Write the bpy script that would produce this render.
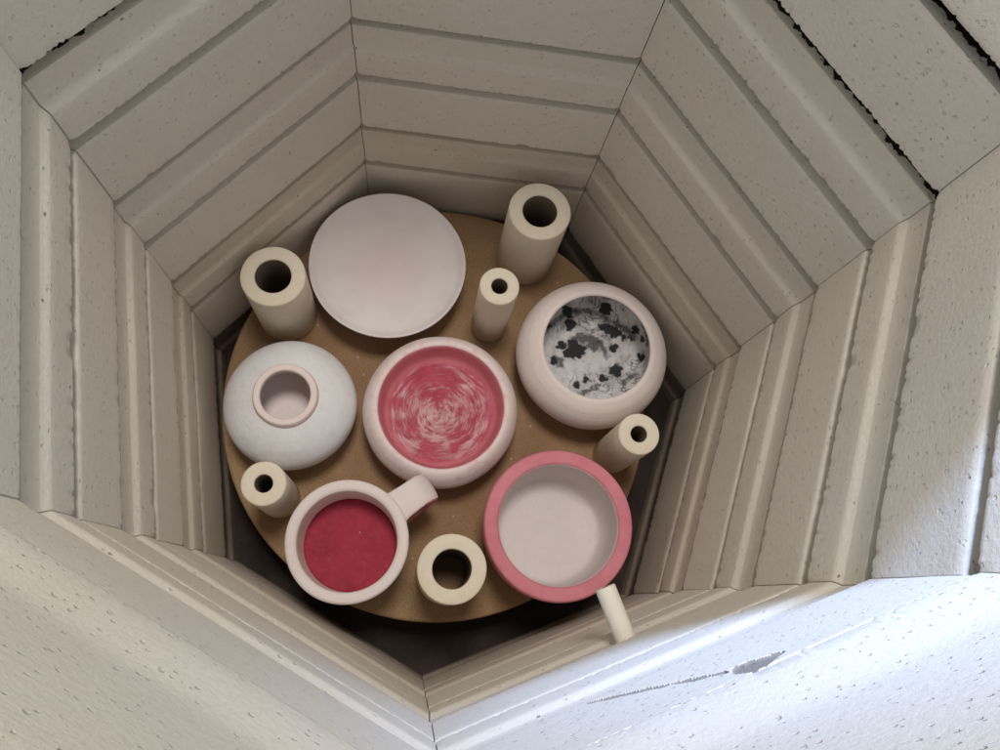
import bpy, math, random
from mathutils import Vector, Matrix, noise
S = bpy.context.scene
for o in list(bpy.data.objects): bpy.data.objects.remove(o)
PI = math.pi; R = math.radians
random.seed(4)

# ------------------------------------------------------------------ camera
cam = bpy.data.objects.new('camera', bpy.data.cameras.new('camera')); S.collection.objects.link(cam)
cam.matrix_world = Matrix(((0.99099644, -0.10748601, -0.07982994, -0.0203753),
                           (0.08139502, 0.9570667, -0.27820528, -0.18325284),
                           (0.10630576, 0.26920268, 0.95719852, 0.35), (0, 0, 0, 1)))
cam.data.sensor_width = 36; cam.data.lens = 36 * 829.75 / 1000
cam.data.clip_start = .005; cam.data.clip_end = 50
S.camera = cam
# ------------------------------------------------------------------ light
w = bpy.data.worlds.new("World"); S.world = w; w.use_nodes = True
bg = w.node_tree.nodes['Background']; bg.inputs[0].default_value = (1.0, .965, .895, 1); bg.inputs[1].default_value = .43

def lamp(name, kind, loc, target, energy, col, **kw):
    d = bpy.data.lights.new(name, kind); d.energy = energy; d.color = col
    for k, v in kw.items(): setattr(d, k, v)
    o = bpy.data.objects.new(name, d); S.collection.objects.link(o)
    o.location = loc
    o.rotation_euler = (Vector(target) - Vector(loc)).to_track_quat('-Z', 'Y').to_euler()
    return o
# daylight of a window: comes over the far rim and strikes the upper part of the two near walls
az, el = R(92), R(39); D = 2.5
aim = Vector((.19, -.155, .0))
src = aim + D * Vector((math.cos(az) * math.cos(el), math.sin(az) * math.cos(el), math.sin(el)))
lamp('window_light', 'SPOT', src, aim, 450, (.43, .60, 1.0), shadow_soft_size=.085, spot_size=2 * math.atan(.255 / D), spot_blend=1.0)
# soft light of the room above the open kiln
lamp('room_light', 'AREA', (-.02, .40, 1.75), (0, 0, -.2), 24, (1.0, .94, .87), shape='DISK', size=.5)
S.view_settings.view_transform = 'Standard'; S.view_settings.look = 'None'
S.view_settings.exposure = 0; S.view_settings.gamma = 1

# ------------------------------------------------------------------ helpers
def mesh_obj(name, V, F, mat, parent=None, smooth=True, sharp=None):
    me = bpy.data.meshes.new(name); me.from_pydata(V, [], F); me.validate()
    mats = mat if isinstance(mat, (list, tuple)) else [mat]
    for m in mats: me.materials.append(m)
    me.polygons.foreach_set('use_smooth', [smooth] * len(me.polygons)); me.update()
    if sharp is not None: me.set_sharp_from_angle(angle=R(sharp))
    o = bpy.data.objects.new(name, me); S.collection.objects.link(o)
    if parent: o.parent = parent
    return o
def thing(name, label, cat, loc, group=None):
    o = bpy.data.objects.new(name, None); S.collection.objects.link(o); o.location = loc
    o.empty_display_size = .02
    o['label'] = label; o['category'] = cat
    if group: o['group'] = group
    return o
def smooth_prof(P, n=8, keep=()):
    """Catmull-Rom through profile points; indices in keep stay sharp corners."""
    out = []
    segs = sorted(set([0, len(P) - 1] + list(keep)))
    for a, b in zip(segs[:-1], segs[1:]):
        Q = [P[a]] + list(P[a:b + 1]) + [P[b]]
        for i in range(1, len(Q) - 2):
            p0, p1, p2, p3 = Q[i - 1], Q[i], Q[i + 1], Q[i + 2]
            if b - a == 1: k = max(2, n // 2)
            else: k = n
            for j in range(k):
                t = j / k
                if b - a == 1: out.append((p1[0] + (p2[0] - p1[0]) * t, p1[1] + (p2[1] - p1[1]) * t)); continue
                f = lambda c: .5 * ((2 * p1[c]) + (-p0[c] + p2[c]) * t + (2 * p0[c] - 5 * p1[c] + 4 * p2[c] - p3[c]) * t * t + (-p0[c] + 3 * p1[c] - 3 * p2[c] + p3[c]) * t ** 3)
                out.append((max(f(0), 0), f(1)))
    out.append(P[-1])
    return out
def lathe(name, prof, mat, parent=None, seg=128, wob=0., seed=0., loc=(0, 0, 0), matidx=None, closed=False, sharp=50):
    V = []; F = []
    n = len(prof)
    for (r, z) in prof:
        for s in range(seg):
            a = 2 * PI * s / seg
            k = 1 + wob * noise.noise(Vector((math.cos(a) * 1.3 + seed, math.sin(a) * 1.3, z * 14 + seed)))
            V.append((r * k * math.cos(a), r * k * math.sin(a), z + wob * .02 * noise.noise(Vector((math.cos(a) * 1.2, math.sin(a) * 1.2, seed + 7)))))
    for i in range(n if closed else n - 1):
        j = (i + 1) % n
        for s in range(seg):
            t = (s + 1) % seg
            F.append((i * seg + s, i * seg + t, j * seg + t, j * seg + s))
    if not closed:
        F.append(tuple(range(seg))[::-1]); F.append(tuple((n - 1) * seg + s for s in range(seg)))
    o = mesh_obj(name, V, F, mat, parent, True, sharp); o.location = loc
    if matidx:
        for p in o.data.polygons: p.material_index = matidx(p.center, p.normal)
    return o

# ------------------------------------------------------------------ materials
class NT:
    def __init__(s, name, rough=.9, spec=.3):
        s.m = bpy.data.materials.new(name); s.m.use_nodes = True; s.t = s.m.node_tree; s.n = s.t.nodes
        s.b = s.n['Principled BSDF']; s.b.inputs['Roughness'].default_value = rough; s.b.inputs['Specular IOR Level'].default_value = spec
        s.co = s.n.new('ShaderNodeTexCoord').outputs['Object']
    def lk(s, a, b): s.t.links.new(a, b)
    def new(s, t, **kw):
        n = s.n.new('ShaderNode' + t)
        for k, v in kw.items(): setattr(n, k, v)
        return n
    def put(s, sock, v):
        if hasattr(v, 'is_output') or isinstance(v, bpy.types.NodeSocket): s.lk(v, sock)
        else: sock.default_value = v
    def noise(s, scale, detail=3, rough=.55, vec=None, dist=0):
        n = s.new('TexNoise'); s.lk(vec or s.co, n.inputs['Vector']); n.inputs['Scale'].default_value = scale
        n.inputs['Detail'].default_value = detail; n.inputs['Roughness'].default_value = rough; n.inputs['Distortion'].default_value = dist
        return n.outputs['Fac']
    def vor(s, scale, vec=None, rnd=1):
        n = s.new('TexVoronoi'); s.lk(vec or s.co, n.inputs['Vector']); n.inputs['Scale'].default_value = scale; n.inputs['Randomness'].default_value = rnd
        return n.outputs['Distance'], n.outputs['Color']
    def math(s, op, a, b=0., c=None, clamp=False):
        n = s.new('Math', operation=op, use_clamp=clamp); s.put(n.inputs[0], a); s.put(n.inputs[1], b)
        if c is not None: s.put(n.inputs[2], c)
        return n.outputs[0]
    def rng(s, v, a, b, c=0., d=1., kind='SMOOTHSTEP'):
        n = s.new('MapRange', interpolation_type=kind); s.put(n.inputs[0], v)
        for i, x in enumerate((a, b, c, d)): s.put(n.inputs[i + 1], x)
        return n.outputs[0]
    def mix(s, f, a, b):
        n = s.new('Mix', data_type='RGBA'); s.put(n.inputs[0], f)
        for k, v in ((6, a), (7, b)):
            if isinstance(v, (tuple, list)): n.inputs[k].default_value = (*v[:3], 1)
            else: s.lk(v, n.inputs[k])
        return n.outputs[2]
    def vmath(s, op, a, b=None):
        n = s.new('VectorMath', operation=op); s.put(n.inputs[0], a)
        if b is not None: s.put(n.inputs[1], b)
        return n.outputs['Value'] if op in ('LENGTH', 'DISTANCE', 'DOT_PRODUCT') else n.outputs['Vector']
    def sep(s, v=None):
        n = s.new('SeparateXYZ'); s.lk(v or s.co, n.inputs[0]); return n.outputs
    def comb(s, x, y, z):
        n = s.new('CombineXYZ'); s.put(n.inputs[0], x); s.put(n.inputs[1], y); s.put(n.inputs[2], z); return n.outputs[0]
    def color(s, c): 
        if isinstance(c, (tuple, list)): s.b.inputs['Base Color'].default_value = (*c, 1)
        else: s.lk(c, s.b.inputs['Base Color'])
    def bump(s, h, dist=.001, strength=1., prev=None):
        n = s.new('Bump'); n.inputs['Distance'].default_value = dist; n.inputs['Strength'].default_value = strength
        s.lk(h, n.inputs['Height'])
        if prev: s.lk(prev, n.inputs['Normal'])
        s.lk(n.outputs[0], s.b.inputs['Normal']); return n.outputs[0]

def brick_mat(name, base, dark, warm, stain=0., pores=.86):
    M = NT(name, .95, .15)
    oi = M.new('ObjectInfo').outputs['Random']
    vec = M.vmath('ADD', M.co, M.comb(M.math('MULTIPLY', oi, 37.), M.math('MULTIPLY', oi, 11.), 0.))
    n1 = M.noise(8, 3, .6, vec); n3 = M.noise(330, 4, .7, vec)
    c = M.mix(M.rng(n1, .3, .75), base, warm)
    c = M.mix(M.math('MULTIPLY', M.rng(n3, .3, .8), .16), c, dark)
    if stain: c = M.mix(M.math('MULTIPLY', M.rng(M.noise(14, 4, .6, vec), .25, .7), stain), c, dark)
    # open pores of the soft brick, each of its own size
    d1, c1 = M.vor(300, M.vmath('ADD', vec, M.vmath('MULTIPLY', M.comb(n3, M.math('SUBTRACT', 1., n3), n3), (.0028, .0028, .0028)))); sz = M.sep(c1)
    pit = M.math('MULTIPLY', M.math('SUBTRACT', 1., M.rng(M.math('DIVIDE', d1, M.rng(sz[0], .55, 1., .08, .40, 'LINEAR')), .5, 1.)), M.rng(sz[0], pores, pores + .02))
    spk = M.math('MULTIPLY', pit, M.rng(sz[1], .955, .965))
    c = M.mix(M.math('MULTIPLY', pit, .06), c, dark)
    c = M.mix(M.math('MULTIPLY', spk, .6), c, (.16, .10, .07))
    M.color(c)
    M.bump(M.math('SUBTRACT', M.math('MULTIPLY', n3, .55), M.math('MULTIPLY', pit, .7)), .0009, .9)
    return M.m
m_brick = brick_mat('soft_firebrick', (.755, .73, .655), (.44, .38, .30), (.735, .695, .62))
m_top = brick_mat('porous_firebrick', (.755, .735, .67), (.44, .39, .32), (.735, .70, .635), 0., .70)
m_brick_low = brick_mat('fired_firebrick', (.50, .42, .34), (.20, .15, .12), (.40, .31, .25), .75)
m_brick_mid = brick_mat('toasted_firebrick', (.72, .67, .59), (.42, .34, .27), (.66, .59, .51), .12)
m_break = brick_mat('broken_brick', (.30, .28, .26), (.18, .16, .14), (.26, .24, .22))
m_joint = NT('black_joint', .95, .1); m_joint.color(m_joint.mix(m_joint.noise(300), (.05, .04, .032), (.015, .012, .01))); m_joint = m_joint.m
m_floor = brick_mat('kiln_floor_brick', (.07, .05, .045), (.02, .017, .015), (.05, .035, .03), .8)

def clay(name, base, second, grain=.12, rings=0., bump=.0004, rough=.85, bigscale=18):
    M = NT(name, rough, .3)
    n1 = M.noise(bigscale, 3, .5); n2 = M.noise(220, 4, .6)
    c = M.mix(M.rng(n1, .35, .7), base, second)
    c = M.mix(M.math('MULTIPLY', M.rng(n2, .35, .8), grain), c, tuple(x * .55 for x in base))
    M.color(c)
    h = M.math('ADD', n2, M.math('MULTIPLY', n1, .6))
    if rings:
        z = M.sep()[2]
        h = M.math('ADD', h, M.math('MULTIPLY', M.noise(1., 2, .5, M.comb(0., 0., M.math('MULTIPLY', z, 420.))), rings))
    M.bump(h, bump, .7)
    return M.m

m_shelf = None
def shelf_mat():
    M = NT('cordierite_shelf', .9, .2)
    a = M.noise(7, 4, .6); b = M.noise(38, 4, .65); c3 = M.noise(480, 3, .7)
    c = M.mix(M.rng(a, .35, .68), (.36, .24, .135), (.28, .165, .09))
    c = M.mix(M.math('MULTIPLY', M.rng(b, .5, .75), .45), c, (.24, .15, .085))
    c = M.mix(M.math('MULTIPLY', M.rng(c3, .45, .7), .5), c, (.16, .10, .06))
    d, col = M.vor(120); sp = M.math('MULTIPLY', M.math('SUBTRACT', 1., M.rng(d, .08, .16)), M.rng(M.sep(col)[0], .86, .9))
    c = M.mix(M.math('MULTIPLY', sp, .5), c, (.62, .55, .44))
    M.color(c); M.bump(M.math('ADD', M.math('MULTIPLY', c3, .6), b), .0006, .8)
    return M.m
m_shelf = shelf_mat()
m_post = clay('kiln_post_clay', (.75, .68, .56), (.70, .61, .48), .12, 0., .0004, .9)
m_bore_shade = clay('kiln_post_bore_shade', (.17, .13, .09), (.12, .09, .06), .2, 0., .0004, .95)  # shade down the post bores, put into a darker colour
m_hollow = NT('tube_hollow_shade', .6, .4); m_hollow.color((.03, .022, .02)); m_hollow = m_hollow.m
m_tube = clay('ceramic_tube', (.76, .72, .64), (.72, .67, .58), .08, 0., .0002)
m_foot = clay('pottery_foot', (.70, .62, .58), (.66, .58, .54), .1)

# ------------------------------------------------------------------ the kiln
AP = .22                                                    # centre to wall at a lip
T = math.tan(PI / 7)
Z0, LA, LB, LC, LD, LE, LF, LG, LH = .048, -.028, -.0912, -.1643, -.2292, -.3024, -.3624, -.4512, -.515
TOP = .222; FLOOR = -.502
kiln = thing('kiln', 'open seven-sided kiln chamber of pale grooved firebrick holding the pottery', 'kiln', (0, 0, 0))

def slot(zt, g, deep, out):
    """kerf under a lip: back wall, then a floor that rises to the front"""
    return [(zt - .0001, -deep, 0), (zt - g * .6, -deep, 0), (zt - g * .93, -deep * .9, 0)] + [(zt - g * .96, -q_, 0) for q_ in (.0105, .0095, .0087, .0080, .0073, .0066, .0058, .0050)] + [(zt - g + .0002, -out - .0005, .1), (zt - g - .0004, -out, .1)]
def narrow(zt, zb, g=.0100, deep=.013, out=.0033):
    """groove half of a brick: kerf, flat, ledge running out to the next lip"""
    h = zt - zb
    return slot(zt, g, deep, out) + [(zt - h * .30, -out, 0), (zt - h * .455, -out, 0), (zt - h * .470, -out * .92, 0), (zt - h * .52, -out * .45, 0), (zt - h * .56, -out * .18, 0), (zt - h * .58, -out * .12, 0),
            (zt - h * .70, -out * .10, 0), (zt - h * .84, -out * .05, 0), (zb + .0024, -.0001, .2), (zb + .0006, 0, .8), (zb, -.0005, 1)]
def wide(zt, zb, g=.0078, deep=.012, out=.0012):
    h = zt - zb
    r = slot(zt, g, deep, out)
    for k in (.2, .3, .42, .55, .68, .8, .9): r.append((zt - h * k, -out * (1 - k), 0))
    return r + [(zb + .0024, 0, .2), (zb + .0006, 0, .8), (zb, -.0005, 1)]
courses = [
    ([(TOP, -.010, .3), (TOP - .001, -.0085, .4), (TOP - .004, -.0072, 0), (.18, -.0070, 0), (.15, -.0070, 0), (.12, -.0070, 0), (.098, -.0070, 0), (.090, -.0067, 0), (.083, -.0056, 0), (.070, -.0030, 0), (.060, -.0013, 0), (.051, -.0001, .15), (.0492, 0, .6), (Z0, -.0005, 1)]
     + wide(Z0, LA, .0095, .022), m_top),
    (narrow(LA - .0002, LB, .0105, .022) + wide(LB, LC, .0105), m_brick),
    (narrow(LC - .0002, LD, .0110, .016) + wide(LD, LE, .0105), m_brick),
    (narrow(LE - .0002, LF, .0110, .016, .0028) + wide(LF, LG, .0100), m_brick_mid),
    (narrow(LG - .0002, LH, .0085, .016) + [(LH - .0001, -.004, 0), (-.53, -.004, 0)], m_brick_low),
]
def chip(s, k, c):
    """how much of a lip has crumbled away at arc position s (metres)"""
    v = noise.noise(Vector((s * 520, k * 9.1, c * 5.3))) * .7 + noise.noise(Vector((s * 190, k * 3.1 + 40, c * 2.3))) * .3
    a = max(0, v) * .0021 + .0001
    big = noise.noise(Vector((s * 45, k * 17.7 + 3, c * 11.3)))
    if big > .55: a += (big - .55) * .010
    return a
NS = 230
def crack(s, z):
    if s > .007: c, hw = .034, (.0015 + .0085 * max(0, min(1, (s - .006) / .005, (.0285 - s) / .012))) * (1 + .25 * noise.noise(Vector((s * 160, 5, 9))))
    else: c, hw = .0270 + (s - .007) * 1.12 + .0015 * noise.noise(Vector((s * 330, 1, 9))),   .0034 * (1 + .7 * noise.noise(Vector((s * 150, 5, 9))))
    return (hw - abs(z - c)) if -.040 < s < .0285 else -1
for ci, (prof, mat) in enumerate(courses):
    for k in range(7):
        th = PI / 2 - (k - 1) * 2 * PI / 7
        n = Vector((math.cos(th), math.sin(th), 0)); t = Vector((-n.y, n.x, 0))
        sh = random.uniform(-.0005, .0005)
        if ci == 0 and k == 4:
            prof = [(z_ if not (Z0 - .0102 < z_ < Z0 - .003) else Z0 - (Z0 - z_) * .45, p_, w_) for z_, p_, w_ in prof]
            q = []
            for a_, b_ in zip(prof[:-1], prof[1:]):
                nn = max(1, int((a_[0] - b_[0]) / .0006)) if -.035 < b_[0] < Z0 - .001 and b_[1] > -.01 else 1
                for j in range(nn): q.append((a_[0] + (b_[0] - a_[0]) * j / nn, a_[1] + (b_[1] - a_[1]) * j / nn, a_[2] if j == 0 else 0))
            prof = q + [prof[-1]]
        V = []; F = []; m = len(prof) + 2
        for ri in range(m):
            for i in range(NS + 1):
                u = 2 * i / NS - 1
                if ri < len(prof):
                    z, p, wgt = prof[ri]
                    lip = ci * 10 + (0 if z > prof[0][0] - .001 else round(z * 30))
                    s = u * .106
                    if wgt > 0:
                        c = chip(s, k, round(z * 60))
                        if k == 4 and abs(z - Z0) < .0035 and wgt >= .15:      # the broken stretch of the sunlit ledge
                            for (a0, b0, dd) in ((.006, .029, .0012), (.030, .060, .0012)):
                                if a0 < s < b0: c += dd * min(1, (s - a0) / .002, (b0 - s) / .002) * (1 + .35 * noise.noise(Vector((s * 300, 2, 1))))
                        ec = min(1, (1 - abs(u)) / .03)
                        c += (1 - ec) * .0012
                        z += wgt * c * .9; p -= wgt * c * .8
                    if k == 4 and ci == 0 and z < Z0 - .0008 and -.04 < s < .031 and crack(s, z) > 0: p -= .0012 * min(1, crack(s, z) / .0016)
                    p += sh + .0003 * noise.noise(Vector((s * 22, z * 30, k * 5.5))) 
                    z += .0002 * noise.noise(Vector((s * 9 + k * 4.2, 3.3, ci * 7.7)))
                    hl = (AP - p) * T - .00035
                    d = AP - p
                elif ri == len(prof): z = prof[-1][0] + .0006 * 0; d = AP + .062; hl = d * T - .0004
                else: z = prof[0][0]; d = AP + .062; hl = d * T - .0004
                P = n * d + t * (u * hl); V.append((P.x, P.y, z))
        N1 = NS + 1
        for ri in range(m):
            rj = (ri + 1) % m
            for i in range(NS): F.append((ri * N1 + i, rj * N1 + i, rj * N1 + i + 1, ri * N1 + i + 1))
        F.append(tuple(ri * N1 for ri in range(m))[::-1]); F.append(tuple(ri * N1 + NS for ri in range(m)))
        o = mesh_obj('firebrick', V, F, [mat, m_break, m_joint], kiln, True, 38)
        if k in (0, 1, 2) and ci < 2:                      # inner faces of the joint slots coloured black, with a ragged edge
            for pl in o.data.polygons:
                cc = Vector(pl.center)
                for zj in ((Z0, LA) if ci == 0 else (LA,)):
                    if zj - .0125 < cc.z < zj + .0003 and cc.dot(n) > AP + (.0086 if zj == LA else .0082) + (k == 0) * .0008 + .0034 * noise.noise(Vector((cc.dot(t) * 260, k, zj * 90))) and cc.dot(n) < AP + .03: pl.material_index = 2
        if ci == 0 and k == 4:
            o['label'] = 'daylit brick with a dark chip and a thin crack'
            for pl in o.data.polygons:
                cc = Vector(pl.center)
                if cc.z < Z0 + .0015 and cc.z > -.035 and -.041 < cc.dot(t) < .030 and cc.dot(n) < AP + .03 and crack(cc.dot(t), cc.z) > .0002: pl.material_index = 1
# unseen metal shell, added to block light behind the brick joints
def ring_prism(name, r0, r1, z0, z1, mat, parent, solid=False):
    V = []; F = []
    for rr, zz in ((r0, z0), (r1, z0), (r1, z1), (r0, z1)):
        for k in range(7):
            a = PI / 2 - (k - 1) * 2 * PI / 7 + PI / 7
            V.append((rr / math.cos(PI / 7) * math.cos(a), rr / math.cos(PI / 7) * math.sin(a), zz))
    for i in range(4):
        j = (i + 1) % 4
        for k in range(7):
            l = (k + 1) % 7; F.append((i * 7 + k, i * 7 + l, j * 7 + l, j * 7 + k))
    return mesh_obj(name, V, F, mat, parent, False)
mj = NT('brushed_steel', .35, .5); mj.b.inputs['Metallic'].default_value = 1; mj.color(mj.mix(mj.noise(30), (.5, .5, .5), (.6, .6, .6))); mj = mj.m
ring_prism('light_block_shell', AP + .0635, AP + .065, -.56, TOP - .002, mj, kiln)
V = []; 
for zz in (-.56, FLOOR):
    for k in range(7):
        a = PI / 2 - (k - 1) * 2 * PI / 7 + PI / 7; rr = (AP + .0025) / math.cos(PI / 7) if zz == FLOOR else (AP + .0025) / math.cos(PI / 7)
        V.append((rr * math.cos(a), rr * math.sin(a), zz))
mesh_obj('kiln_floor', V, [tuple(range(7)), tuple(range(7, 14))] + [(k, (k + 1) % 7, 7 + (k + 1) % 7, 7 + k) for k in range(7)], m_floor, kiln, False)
# ceramic tube poking out of the near right wall
th = PI / 2 - 3 * 2 * PI / 7; n4 = Vector((math.cos(th), math.sin(th), 0))
tube_r = [(.0031, -.03), (.0064, -.03), (.0066, .0), (.0066, .0305), (.0063, .0312), (.0032, .0312)]
tb = lathe('thermocouple_tube', tube_r, m_tube, kiln, seg=48, closed=True)
tb.location = (.1145, -.1885, -.178); tb.rotation_euler = (-n4).to_track_quat('Z', 'Y').to_euler()
hollow_plug = lathe('hollow_plug', [(.0001, .010), (.0026, .010), (.0028, .0305), (.0022, .0312), (.0001, .0312)], m_hollow, tb, seg=32)  # black plug painted in for the shade of the tube's hollow end

# ------------------------------------------------------------------ shelf
ZS = -.436
shelf = lathe('kiln_shelf', [(.0001, -.014), (.2025, -.014), (.2045, -.0125), (.205, -.010), (.205, -.003), (.2042, -.001), (.2025, 0), (.2, 0), (.15, 0), (.0001, 0)], m_shelf, seg=220, wob=.004, seed=3, sharp=60)
shelf.location = (-.0118, .0108, ZS)
shelf['label'] = 'round tan kiln shelf under all the pots and posts'; shelf['category'] = 'kiln shelf'
for a in (30, 150, 270):  # unseen separate short posts, added under the shelf to carry it
    f = lathe('support_post', [(.0001, FLOOR - ZS), (.018, FLOOR - ZS), (.018, -.0143), (.0001, -.0143)], m_post, shelf, seg=48)
    f.location = (.10 * math.cos(R(a)), .10 * math.sin(R(a)), 0)

# ------------------------------------------------------------------ posts
def post(x, y, h, ro, ri, lean, label):
    c = .0013
    prof = [(ri, 0), (ro - c, 0), (ro, c), (ro, h * .3), (ro, h * .7), (ro, h - c), (ro - c * .35, h - c * .3), (ro - c * 1.1, h), (ri + c, h), (ri + c * .3, h - c * .3), (ri, h - c), (ri, h * .6), (ri, h * .3)]
    o = lathe('kiln_post', prof, [m_post, m_bore_shade], seg=96, closed=True, wob=.012, seed=x * 50, sharp=70, matidx=lambda c_, n_: 1 if math.hypot(c_.x, c_.y) < ri * 1.02 + .0002 and c_.z < h - .0016 else 0)
    o.location = (x, y, ZS + .0003); o.rotation_euler = (0, 0, lean)
    o['label'] = label; o['category'] = 'kiln post'; o['group'] = 'hollow kiln posts standing on the shelf'
def at(u, v, z):                                           # where a point seen at pixel (u, v) lies at height z
    d = cam.matrix_world.to_3x3() @ Vector(((u - 500) / 829.75, -(v - 375) / 829.75, -1))
    C = cam.matrix_world.translation
    return C + d * ((z - C.z) / d.z)
for (u, v, h, ro, ri, label) in (
    (273, 276, .098, .0279, .0155, 'thick cream post with a wide bore, left of the big white plate'),
    (540, 211, .110, .0284, .0157, 'thick wide-bored cream post at the far wall, right of the big white plate'),
    (452, 569, .095, .0283, .0160, 'thick cream post with a black bore, beside the wide pink-rimmed cup'),
    (499.6, 286, .108, .0176, .0072, 'thin cream post between the big white plate and the black-spotted bowl'),
    (639, 434, .104, .0180, .0071, 'thin cream post between the black-spotted bowl and the pink-rimmed cup'),
    (263.5, 483.5, .095, .0183, .0074, 'thin cream post between the white vase and the crimson-bottomed mug')):
    P = at(u, v, ZS + h); post(P.x, P.y, h, ro, ri, 0, label)

# ------------------------------------------------------------------ pottery
# big plate
def plate_mat():
    M = NT('plate_powder_glaze', .8, .3)
    r = M.vmath('LENGTH', M.vmath('MULTIPLY', M.co, (1, 1, 0)))
    n = M.noise(30, 4, .6); n2 = M.noise(9, 2, .5)
    c = M.mix(M.rng(M.math('ADD', r, M.math('MULTIPLY', n2, .03)), .03, .065), (.74, .65, .645), (.75, .70, .695))
    c = M.mix(M.math('MULTIPLY', M.rng(n, .4, .75), .25), c, (.56, .48, .47))
    M.color(c)
    rr = M.noise(1., 2, .5, M.comb(M.math('MULTIPLY', r, 300.), 0., 0.))
    M.bump(M.math('ADD', M.math('MULTIPLY', rr, .5), M.noise(260, 3)), .0003, .6)
    return M.m
P = at(388, 264, ZS + .042)
pr = [(.0001, .002), (.034, .002), (.0355, 0), (.039, 0), (.0405, .003), (.052, .012), (.064, .025), (.0718, .037), (.0742, .0405), (.0745, .0425), (.0730, .0432), (.0712, .0415), (.066, .0375), (.055, .0345), (.04, .0325), (.02, .0315), (.0001, .0312)]
o = lathe('plate', smooth_prof(pr, 6, (1, 2, 3)), plate_mat(), wob=.006, seed=11, seg=160, sharp=60)
o.location = (P.x, P.y, ZS); o['label'] = 'largest piece, a plain white shallow plate with a thin rim near the far wall'; o['category'] = 'plate'

# white vase with pinkish collar
def vase():
    M = NT('vase_white_glaze', .75, .35)
    n = M.noise(25, 4, .6); n2 = M.noise(200, 3, .6)
    c = M.mix(M.rng(n, .35, .7), (.76, .76, .77), (.70, .69, .70))
    c = M.mix(M.math('MULTIPLY', M.rng(n2, .4, .8), .12), c, (.45, .42, .42)); M.color(c)
    r = M.vmath('LENGTH', M.vmath('MULTIPLY', M.co, (1, 1, 0)))
    M.bump(M.math('ADD', M.math('MULTIPLY', M.noise(1., 2, .5, M.comb(M.math('MULTIPLY', r, 350.), 0., M.math('MULTIPLY', M.sep()[2], 350.))), .6), n2), .0005, .7)
    P = at(285, 393, ZS + .073); Q = at(291, 405, ZS + .036)
    t = thing('vase', 'squat round white vase with a narrow pale pink collar at the left shelf edge', 'vase', (Q.x, Q.y, ZS))
    prof = [(.0001, .002), (.028, .002), (.030, 0), (.034, .001), (.046, .012), (.0565, .025), (.0593, .036), (.0570, .048), (.049, .0585), (.039, .0650), (.031, .0682), (.0275, .0690),
            (.0240, .0690), (.0235, .0672), (.030, .0635), (.045, .055), (.0525, .044), (.0530, .037), (.047, .029), (.036, .024), (.02, .0225), (.0001, .0220)]
    lathe('body', smooth_prof(prof, 6, (1, 2, 12)), [M.m, m_vin], t, wob=.01, seed=5, seg=160,
          matidx=lambda c, nn: 1 if (.004 < c.z < .0665 and ((c.x * nn.x + c.y * nn.y) < 0 or (nn.z > 0 and c.z < .035))) else 0)
    col = [(.0285, .0660), (.0283, .0695), (.0281, .0722), (.0274, .0742), (.0265, .0755), (.0232, .0757), (.0217, .0748), (.0212, .0725), (.0214, .0690), (.0220, .0668)]
    lathe('collar', smooth_prof(col, 4), clay('collar_pink_bisque', (.80, .69, .66), (.77, .65, .62), .08), t, wob=.012, seed=8, seg=120, closed=True)
m_vin = clay('vase_inside', (.86, .77, .75), (.82, .72, .70), .12)
vase()
# speck inside
# centre bowl with swirled red inside
def swirl_mat():
    M = NT('swirled_red_glaze', .6, .4)
    x, y, z = M.sep()
    r = M.vmath('LENGTH', M.comb(x, y, 0.)); nrm = M.vmath('NORMALIZE', M.comb(x, y, 0.)); nx, ny, _ = M.sep(nrm)
    warp = M.math('MULTIPLY', M.noise(35, 3, .6), .010)
    pv = M.comb(M.math('MULTIPLY', M.math('ADD', r, warp), 300.), M.math('MULTIPLY', nx, 1.7), M.math('MULTIPLY', ny, 1.7))
    st = M.noise(1., 5, .68, pv)
    pv2 = M.comb(M.math('MULTIPLY', r, 1400.), M.math('MULTIPLY', nx, 3.), M.math('MULTIPLY', ny, 3.))
    fine = M.noise(1., 4, .7, pv2)
    blot = M.noise(52, 4, .6, None, .6)
    # a bare red field towards the far side, paler brushing near the middle and the near side
    dark = M.math('SUBTRACT', 1., M.rng(M.vmath('DISTANCE', M.co, (-.006, .028, .03)), .010, .030))
    pale = M.math('SUBTRACT', 1., M.rng(M.vmath('DISTANCE', M.co, (.0, -.004, .03)), .008, .030))
    rim = M.rng(M.math('ADD', r, M.math('MULTIPLY', blot, .004)), .0465, .0525)
    f = M.math('ADD', M.math('MULTIPLY', st, .95), M.math('MULTIPLY', fine, .30))
    f = M.math('ADD', f, M.math('MULTIPLY', blot, .70))
    f = M.math('SUBTRACT', f, M.math('MULTIPLY', dark, .14)); f = M.math('ADD', f, M.math('MULTIPLY', pale, .10))
    f = M.math('SUBTRACT', f, M.math('MULTIPLY', rim, .10))
    f = M.rng(f, .84, 1.18)
    f = M.math('MULTIPLY', f, M.rng(fine, .25, .6, .55, .95))
    red = M.mix(M.rng(M.noise(60, 3), .35, .7), (.44, .042, .090), (.35, .022, .058))
    f = M.math('MULTIPLY', f, M.math('SUBTRACT', 1., M.math('MULTIPLY', rim, .7)))
    c = M.mix(f, red, (.72, .45, .47))
    c = M.mix(M.math('MULTIPLY', rim, M.rng(M.noise(45, 3), .2, .7, .75, 1.)), c, (.66, .22, .26))
    M.color(c); M.bump(M.math('ADD', f, M.math('MULTIPLY', fine, .4)), .0006, .8)
    return M.m
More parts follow.
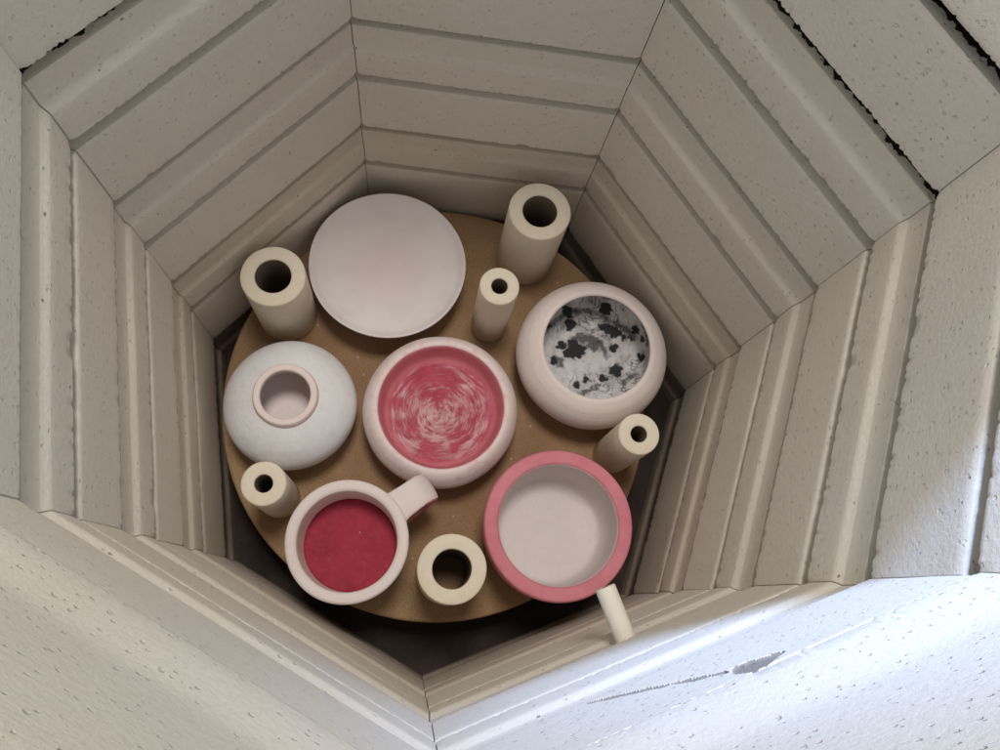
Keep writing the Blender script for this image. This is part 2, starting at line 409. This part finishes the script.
def wash_mat():
    M = NT('white_over_red_glaze', .75, .3)
    x, y, z = M.sep()
    n = M.noise(40, 5, .65); n2 = M.noise(160, 4, .6)
    hz = M.math('ADD', z, M.math('MULTIPLY', M.math('SUBTRACT', n, .5), .020))
    c = M.mix(M.rng(n2, .4, .75), (.78, .68, .665), (.76, .59, .58))
    c = M.mix(M.math('SUBTRACT', 1., M.rng(hz, .034, .044)), c, (.55, .13, .19))
    c = M.mix(M.math('MULTIPLY', M.rng(n, .56, .66), .22), c, (.62, .25, .29))
    M.color(c); M.bump(n2, .0004, .7); return M.m
P = at(440.5, 412, ZS + .036)
t = thing('bowl', 'middle bowl on the shelf, thick white rim, red inside swirled with white', 'bowl', (P.x, P.y, ZS))
prof = [(.0001, .002), (.038, .002), (.040, 0), (.044, .001), (.056, .010), (.0665, .022), (.0708, .035), (.0704, .044), (.0670, .0525), (.0635, .0575), (.0600, .0600), (.0575, .0598)]
prof = smooth_prof(prof, 6, (1, 2))
inn = smooth_prof([(.0575, .0598), (.0563, .0585), (.0552, .0560), (.0538, .050), (.0520, .043), (.0498, .0388), (.046, .0365), (.035, .0352), (.02, .0348), (.0001, .0346)], 6)
lathe('body', prof + inn[1:], [wash_mat(), swirl_mat()], t, wob=.012, seed=21, seg=180, matidx=lambda c, nn: 1 if (math.hypot(c.x, c.y) < .0568 and c.z > .02) else 0)
# black-spotted round bowl
P = at(591, 355, ZS + .040)
bw = Vector((P.x, P.y, ZS))
out = smooth_prof([(.0001, .002), (.036, .002), (.038, 0), (.042, .001), (.057, .012), (.0690, .027), (.0722, .040), (.0695, .053), (.063, .063), (.0560, .0682), (.0525, .0692), (.0505, .0685)], 6, (1, 2))
inp = smooth_prof([(.0505, .0685), (.0500, .0665), (.0530, .060), (.0590, .048), (.0610, .036), (.0560, .024), (.044, .015), (.028, .0115), (.012, .0105), (.0001, .0103)], 6)
def hit_inside(u, v):
    """point of the inside of the bowl seen through its mouth at pixel (u, v)"""
    d = cam.matrix_world.to_3x3() @ Vector(((u - 500) / 829.75, -(v - 375) / 829.75, -1)); C = cam.matrix_world.translation - bw
    z = .066
    while z > .0095:
        q = C + d * ((z - C.z) / d.z); r = math.hypot(q.x, q.y)
        seg = [a for a, b in zip(inp[:-1], inp[1:]) if b[1] <= z <= a[1]]
        lim = seg[0][0] if seg else 0
        if r > lim and z < .062: return q
        z -= .0005
    return C + d * ((.0105 - C.z) / d.z)
def zp(x, y): return (500 + x * .2267, 270 + y * .2267)
SP = [(300, 185, 20), (285, 165, 10), (310, 235, 21), (462, 165, 24), (470, 185, 14), (270, 332, 16), (332, 355, 30), (355, 350, 22), (300, 370, 18), (500, 345, 15), (510, 447, 21), (238, 403, 13), (455, 480, 15),
      (383, 483, 13), (335, 512, 11), (625, 385, 15), (622, 400, 11), (455, 250, 15), (475, 262, 18), (500, 272, 17), (525, 284, 14), (550, 296, 11), (575, 302, 9), (600, 262, 17), (628, 300, 10), (215, 245, 12), (320, 318, 12)]
ST = [[(300, 330, 12), (345, 300, 16), (395, 305, 18), (435, 325, 14), (462, 358, 11), (472, 398, 8)], [(335, 180, 8), (385, 178, 8), (430, 192, 9), (470, 218, 11), (520, 240, 12), (570, 272, 11), (605, 310, 9)],
      [(215, 255, 15), (240, 225, 14), (275, 195, 12)], [(500, 128, 7), (545, 150, 9), (590, 190, 10), (625, 235, 12), (648, 290, 9), (652, 350, 7)], [(345, 545, 7), (395, 530, 8), (440, 505, 8)], [(545, 505, 14), (575, 470, 18), (610, 455, 12)], [(262, 395, 12), (268, 430, 13)], [(400, 335, 16), (430, 345, 12)], [(450, 290, 9), (500, 312, 9)]]
def spot_mat():
    M = NT('smoky_black_and_white_glaze', .7, .35)
    x, y, z = M.sep()
    r = M.vmath('LENGTH', M.comb(x, y, 0.)); nx, ny, _ = M.sep(M.vmath('NORMALIZE', M.comb(x, y, 0.)))
    jv = M.comb(M.math('SUBTRACT', M.noise(170, 1, .5), .5), M.math('SUBTRACT', M.noise(175, 1, .5, M.vmath('ADD', M.co, (3, 1, 2))), .5), 0.)
    wco = M.vmath('ADD', M.co, M.vmath('MULTIPLY', jv, (.010, .010, .0)))
    md = None
    for (a, b, rad) in SP:
        q = hit_inside(*zp(a, b)); rm = rad * .2267 * .72 / 830 * 1.5
        d = M.math('SUBTRACT', M.vmath('DISTANCE', wco, tuple(q)), rm)
        md = d if md is None else M.math('MINIMUM', md, d)
    spots = M.math('SUBTRACT', 1., M.rng(md, -.0010, .0012))
    halo = M.math('SUBTRACT', 1., M.rng(md, 0., .007))
    warp = M.math('MULTIPLY', M.noise(30, 3, .6), .03)
    st = M.noise(1., 5, .7, M.comb(M.math('MULTIPLY', M.math('ADD', r, warp), 110.), M.math('MULTIPLY', nx, 1.6), M.math('MULTIPLY', ny, 1.6)))
    cl = M.noise(48, 5, .7, None, 1.2)
    sm = M.math('MULTIPLY', M.rng(M.math('ADD', M.math('MULTIPLY', st, .6), M.math('MULTIPLY', cl, .5)), .48, .74), .52)
    vein = M.math('ABSOLUTE', M.math('SUBTRACT', M.noise(26, 4, .6, None, 2.), .5))
    vein = M.math('MULTIPLY', M.math('SUBTRACT', 1., M.rng(vein, .004, .026)), M.rng(M.noise(20, 2), .45, .6))
    sd = None
    for line in ST:
        for (a0, b0, r0), (a1, b1, r1) in zip(line[:-1], line[1:]):
            for f_ in (0, .34, .67):
                q = hit_inside(*zp(a0 + (a1 - a0) * f_, b0 + (b1 - b0) * f_))
                d = M.math('SUBTRACT', M.vmath('DISTANCE', wco, tuple(q)), (r0 + (r1 - r0) * f_) * .2267 * .72 / 830)
                sd = d if sd is None else M.math('MINIMUM', sd, d)
    brush = M.math('MULTIPLY', M.math('SUBTRACT', 1., M.rng(sd, -.0012, .0030)), M.rng(cl, .30, .55, .35, 1.))
    sm = M.math('ADD', sm, M.math('ADD', brush, M.math('MULTIPLY', halo, .15)), clamp=True)
    c = M.mix(M.noise(90, 4), (.63, .615, .62), (.72, .70, .705))
    c = M.mix(sm, c, (.13, .12, .125)); c = M.mix(M.math('MULTIPLY', vein, .75), c, (.05, .045, .05))
    c = M.mix(spots, c, (.018, .018, .022))
    M.color(c); M.bump(M.math('SUBTRACT', M.noise(300, 3), spots), .0004, .6); return M.m
t = thing('bowl', 'round pinkish white bowl with black spots and smoky streaks inside, at the right shelf edge', 'bowl', bw)
lathe('body', out + inp[1:], [clay('pinkish_bisque', (.77, .685, .66), (.73, .635, .61), .10, .9, .0005), spot_mat()], t, wob=.009, seed=31, seg=180,
      matidx=lambda c, nn: 1 if (c.z < .0672 and c.z > .005 and ((c.x * nn.x + c.y * nn.y) < -1e-6 or (nn.z > 0 and c.z < .035)) and math.hypot(c.x, c.y) < .0618) else 0)
# red-bottomed mug
m_mug = clay('mug_white_bisque', (.77, .69, .67), (.74, .65, .63), .08, .6)
def red_in():
    M = NT('crimson_glaze', .7, .35)
    n = M.noise(35, 4, .6); n2 = M.noise(180, 3, .6)
    c = M.mix(M.rng(n, .35, .7), (.34, .020, .048), (.26, .013, .034))
    c = M.mix(M.math('MULTIPLY', M.rng(n2, .45, .8), .25), c, (.55, .08, .12))
    d, col = M.vor(150); sp = M.math('MULTIPLY', M.math('SUBTRACT', 1., M.rng(d, .05, .12)), M.rng(M.sep(col)[0], .93, .95))
    c = M.mix(sp, c, (.75, .45, .45)); M.color(c); M.bump(n2, .0003, .6); return M.m
P = at(347, 541, ZS + .085)
mug = thing('mug', 'white mug with a plain crimson bottom inside and a strap handle, near the shelf front', 'mug', (P.x, P.y, ZS))
out = smooth_prof([(.0001, .002), (.036, .002), (.038, 0), (.042, .001), (.046, .010), (.0478, .03), (.0482, .055), (.0492, .075), (.0504, .080), (.0504, .0836), (.0486, .0855), (.0452, .0858)], 6, (1, 2))
inn = smooth_prof([(.0452, .0858), (.0424, .0848), (.0408, .0810), (.0406, .062), (.0400, .046), (.0398, .0385)], 6)
lathe('body', out + inn[1:] + [(.0395, .0382), (.0001, .0380)], [m_mug, m_mug], mug, wob=.006, seed=41, seg=160)
lathe('crimson_bottom', [(.0001, .0410), (.0396, .0410), (.0400, .0428), (.0394, .0434), (.037, .0432), (.02, .0430), (.0001, .0430)], red_in(), mug, seg=120)
# strap handle
def strap(name, path, width, thick, mat, parent, matidx=None):
    """path: (radial, z, width scale, side bend); ribbon with rounded section"""
    pts = []
    for i in range(len(path) - 1):
        p0 = path[max(i - 1, 0)]; p1 = path[i]; p2 = path[i + 1]; p3 = path[min(i + 2, len(path) - 1)]
        for j in range(10):
            t_ = j / 10
            pts.append([.5 * ((2 * p1[c]) + (-p0[c] + p2[c]) * t_ + (2 * p0[c] - 5 * p1[c] + 4 * p2[c] - p3[c]) * t_ ** 2 + (-p0[c] + 3 * p1[c] - 3 * p2[c] + p3[c]) * t_ ** 3) for c in range(3)])
    pts.append(list(path[-1])); n = 28; V = []; F = []
    for i, (r, z, ws) in enumerate(pts):
        a = pts[max(i - 1, 0)]; b = pts[min(i + 1, len(pts) - 1)]
        tg = Vector((b[0] - a[0], 0, b[1] - a[1])).normalized(); nn = Vector((-tg.z, 0, tg.x))
        for k in range(n):
            an = 2 * PI * k / n; ca, sa = math.cos(an), math.sin(an)
            ex = lambda q: math.copysign(abs(q) ** .82, q)
            V.append(tuple(Vector((r, 0, z)) + nn * (thick / 2 * ex(sa)) + Vector((0, width * ws / 2 * ex(ca), 0))))
    for i in range(len(pts) - 1):
        for k in range(n): l = (k + 1) % n; F.append((i * n + k, i * n + l, (i + 1) * n + l, (i + 1) * n + k))
    F.append(tuple(range(n))); F.append(tuple((len(pts) - 1) * n + k for k in range(n))[::-1])
    o = mesh_obj(name, V, F, mat, parent, True, 80)
    if matidx:
        for p in o.data.polygons: p.material_index = matidx(p.center, p.normal)
    return o
m_hp = clay('handle_pink_wash', (.55, .14, .19), (.62, .28, .30), .1, 0, .0004, .85, 70)
Ph = at(427, 487, ZS + .068); ha = math.atan2(Ph.y - P.y, Ph.x - P.x)
h = strap('handle', [(.0455, .074, 1.15), (.052, .0770, 1.02), (.064, .0780, .95), (.075, .0735, .98), (.0815, .062, 1.0), (.077, .044, .95), (.064, .030, .9), (.053, .022, .9), (.0450, .019, 1.0)],   .0270, .0075, [m_mug, m_hp], mug,
          matidx=lambda c, nn: 1 if ((c.z < .072 or (nn.y < -.55 and c.z < .0785)) and c.x > .052 and not (nn.x > .35 and abs(nn.y) < .5)) else 0)
h.rotation_euler = (0, 0, ha)
# pink-rimmed cup
def pink_rim():
    M = NT('pink_glaze', .75, .35)
    n = M.noise(30, 4, .6); n2 = M.noise(170, 4, .6); x, y, z = M.sep()
    c = M.mix(M.rng(n, .35, .7), (.64, .225, .275), (.58, .18, .23))
    c = M.mix(M.math('MULTIPLY', M.rng(n2, .45, .8), .2), c, (.72, .36, .38))
    wall = M.math('SUBTRACT', 1., M.rng(M.math('ADD', z, M.math('MULTIPLY', n, .010)), .066, .082))
    c = M.mix(M.math('MULTIPLY', wall, .75), c, (.66, .36, .31))
    M.color(c); M.bump(M.math('ADD', n2, M.math('MULTIPLY', n, .5)), .0005, .7); return M.m
m_win = clay('white_inside_glaze', (.70, .64, .63), (.66, .60, .59), .10, .3, .0004)
P = at(559, 524.5, ZS + .080)
prof = smooth_prof([(.0001, .002), (.040, .002), (.042, 0), (.046, .001), (.054, .010), (.060, .026), (.0628, .046), (.0640, .066), (.0645, .0755), (.0638, .0790), (.0622, .0804), (.0575, .0808), (.0535, .0804), (.0518, .0788)], 6, (1, 2))
inn = smooth_prof([(.0518, .0788), (.0512, .076), (.0508, .060), (.0500, .042), (.0465, .028), (.040, .0235), (.03, .0222), (.0001, .0218)], 6)
cup = thing('cup', 'wide cup with a thick pink rim and plain white inside', 'cup', (P.x, P.y, ZS))
lathe('body', prof + inn[1:], [pink_rim(), m_win], cup, wob=.006, seed=51, seg=180, matidx=lambda c, nn: 1 if (math.hypot(c.x, c.y) < .0518 and c.z > .015) else 0)

S.render.engine = 'CYCLES'
S.cycles.max_bounces = 7; S.cycles.diffuse_bounces = 5
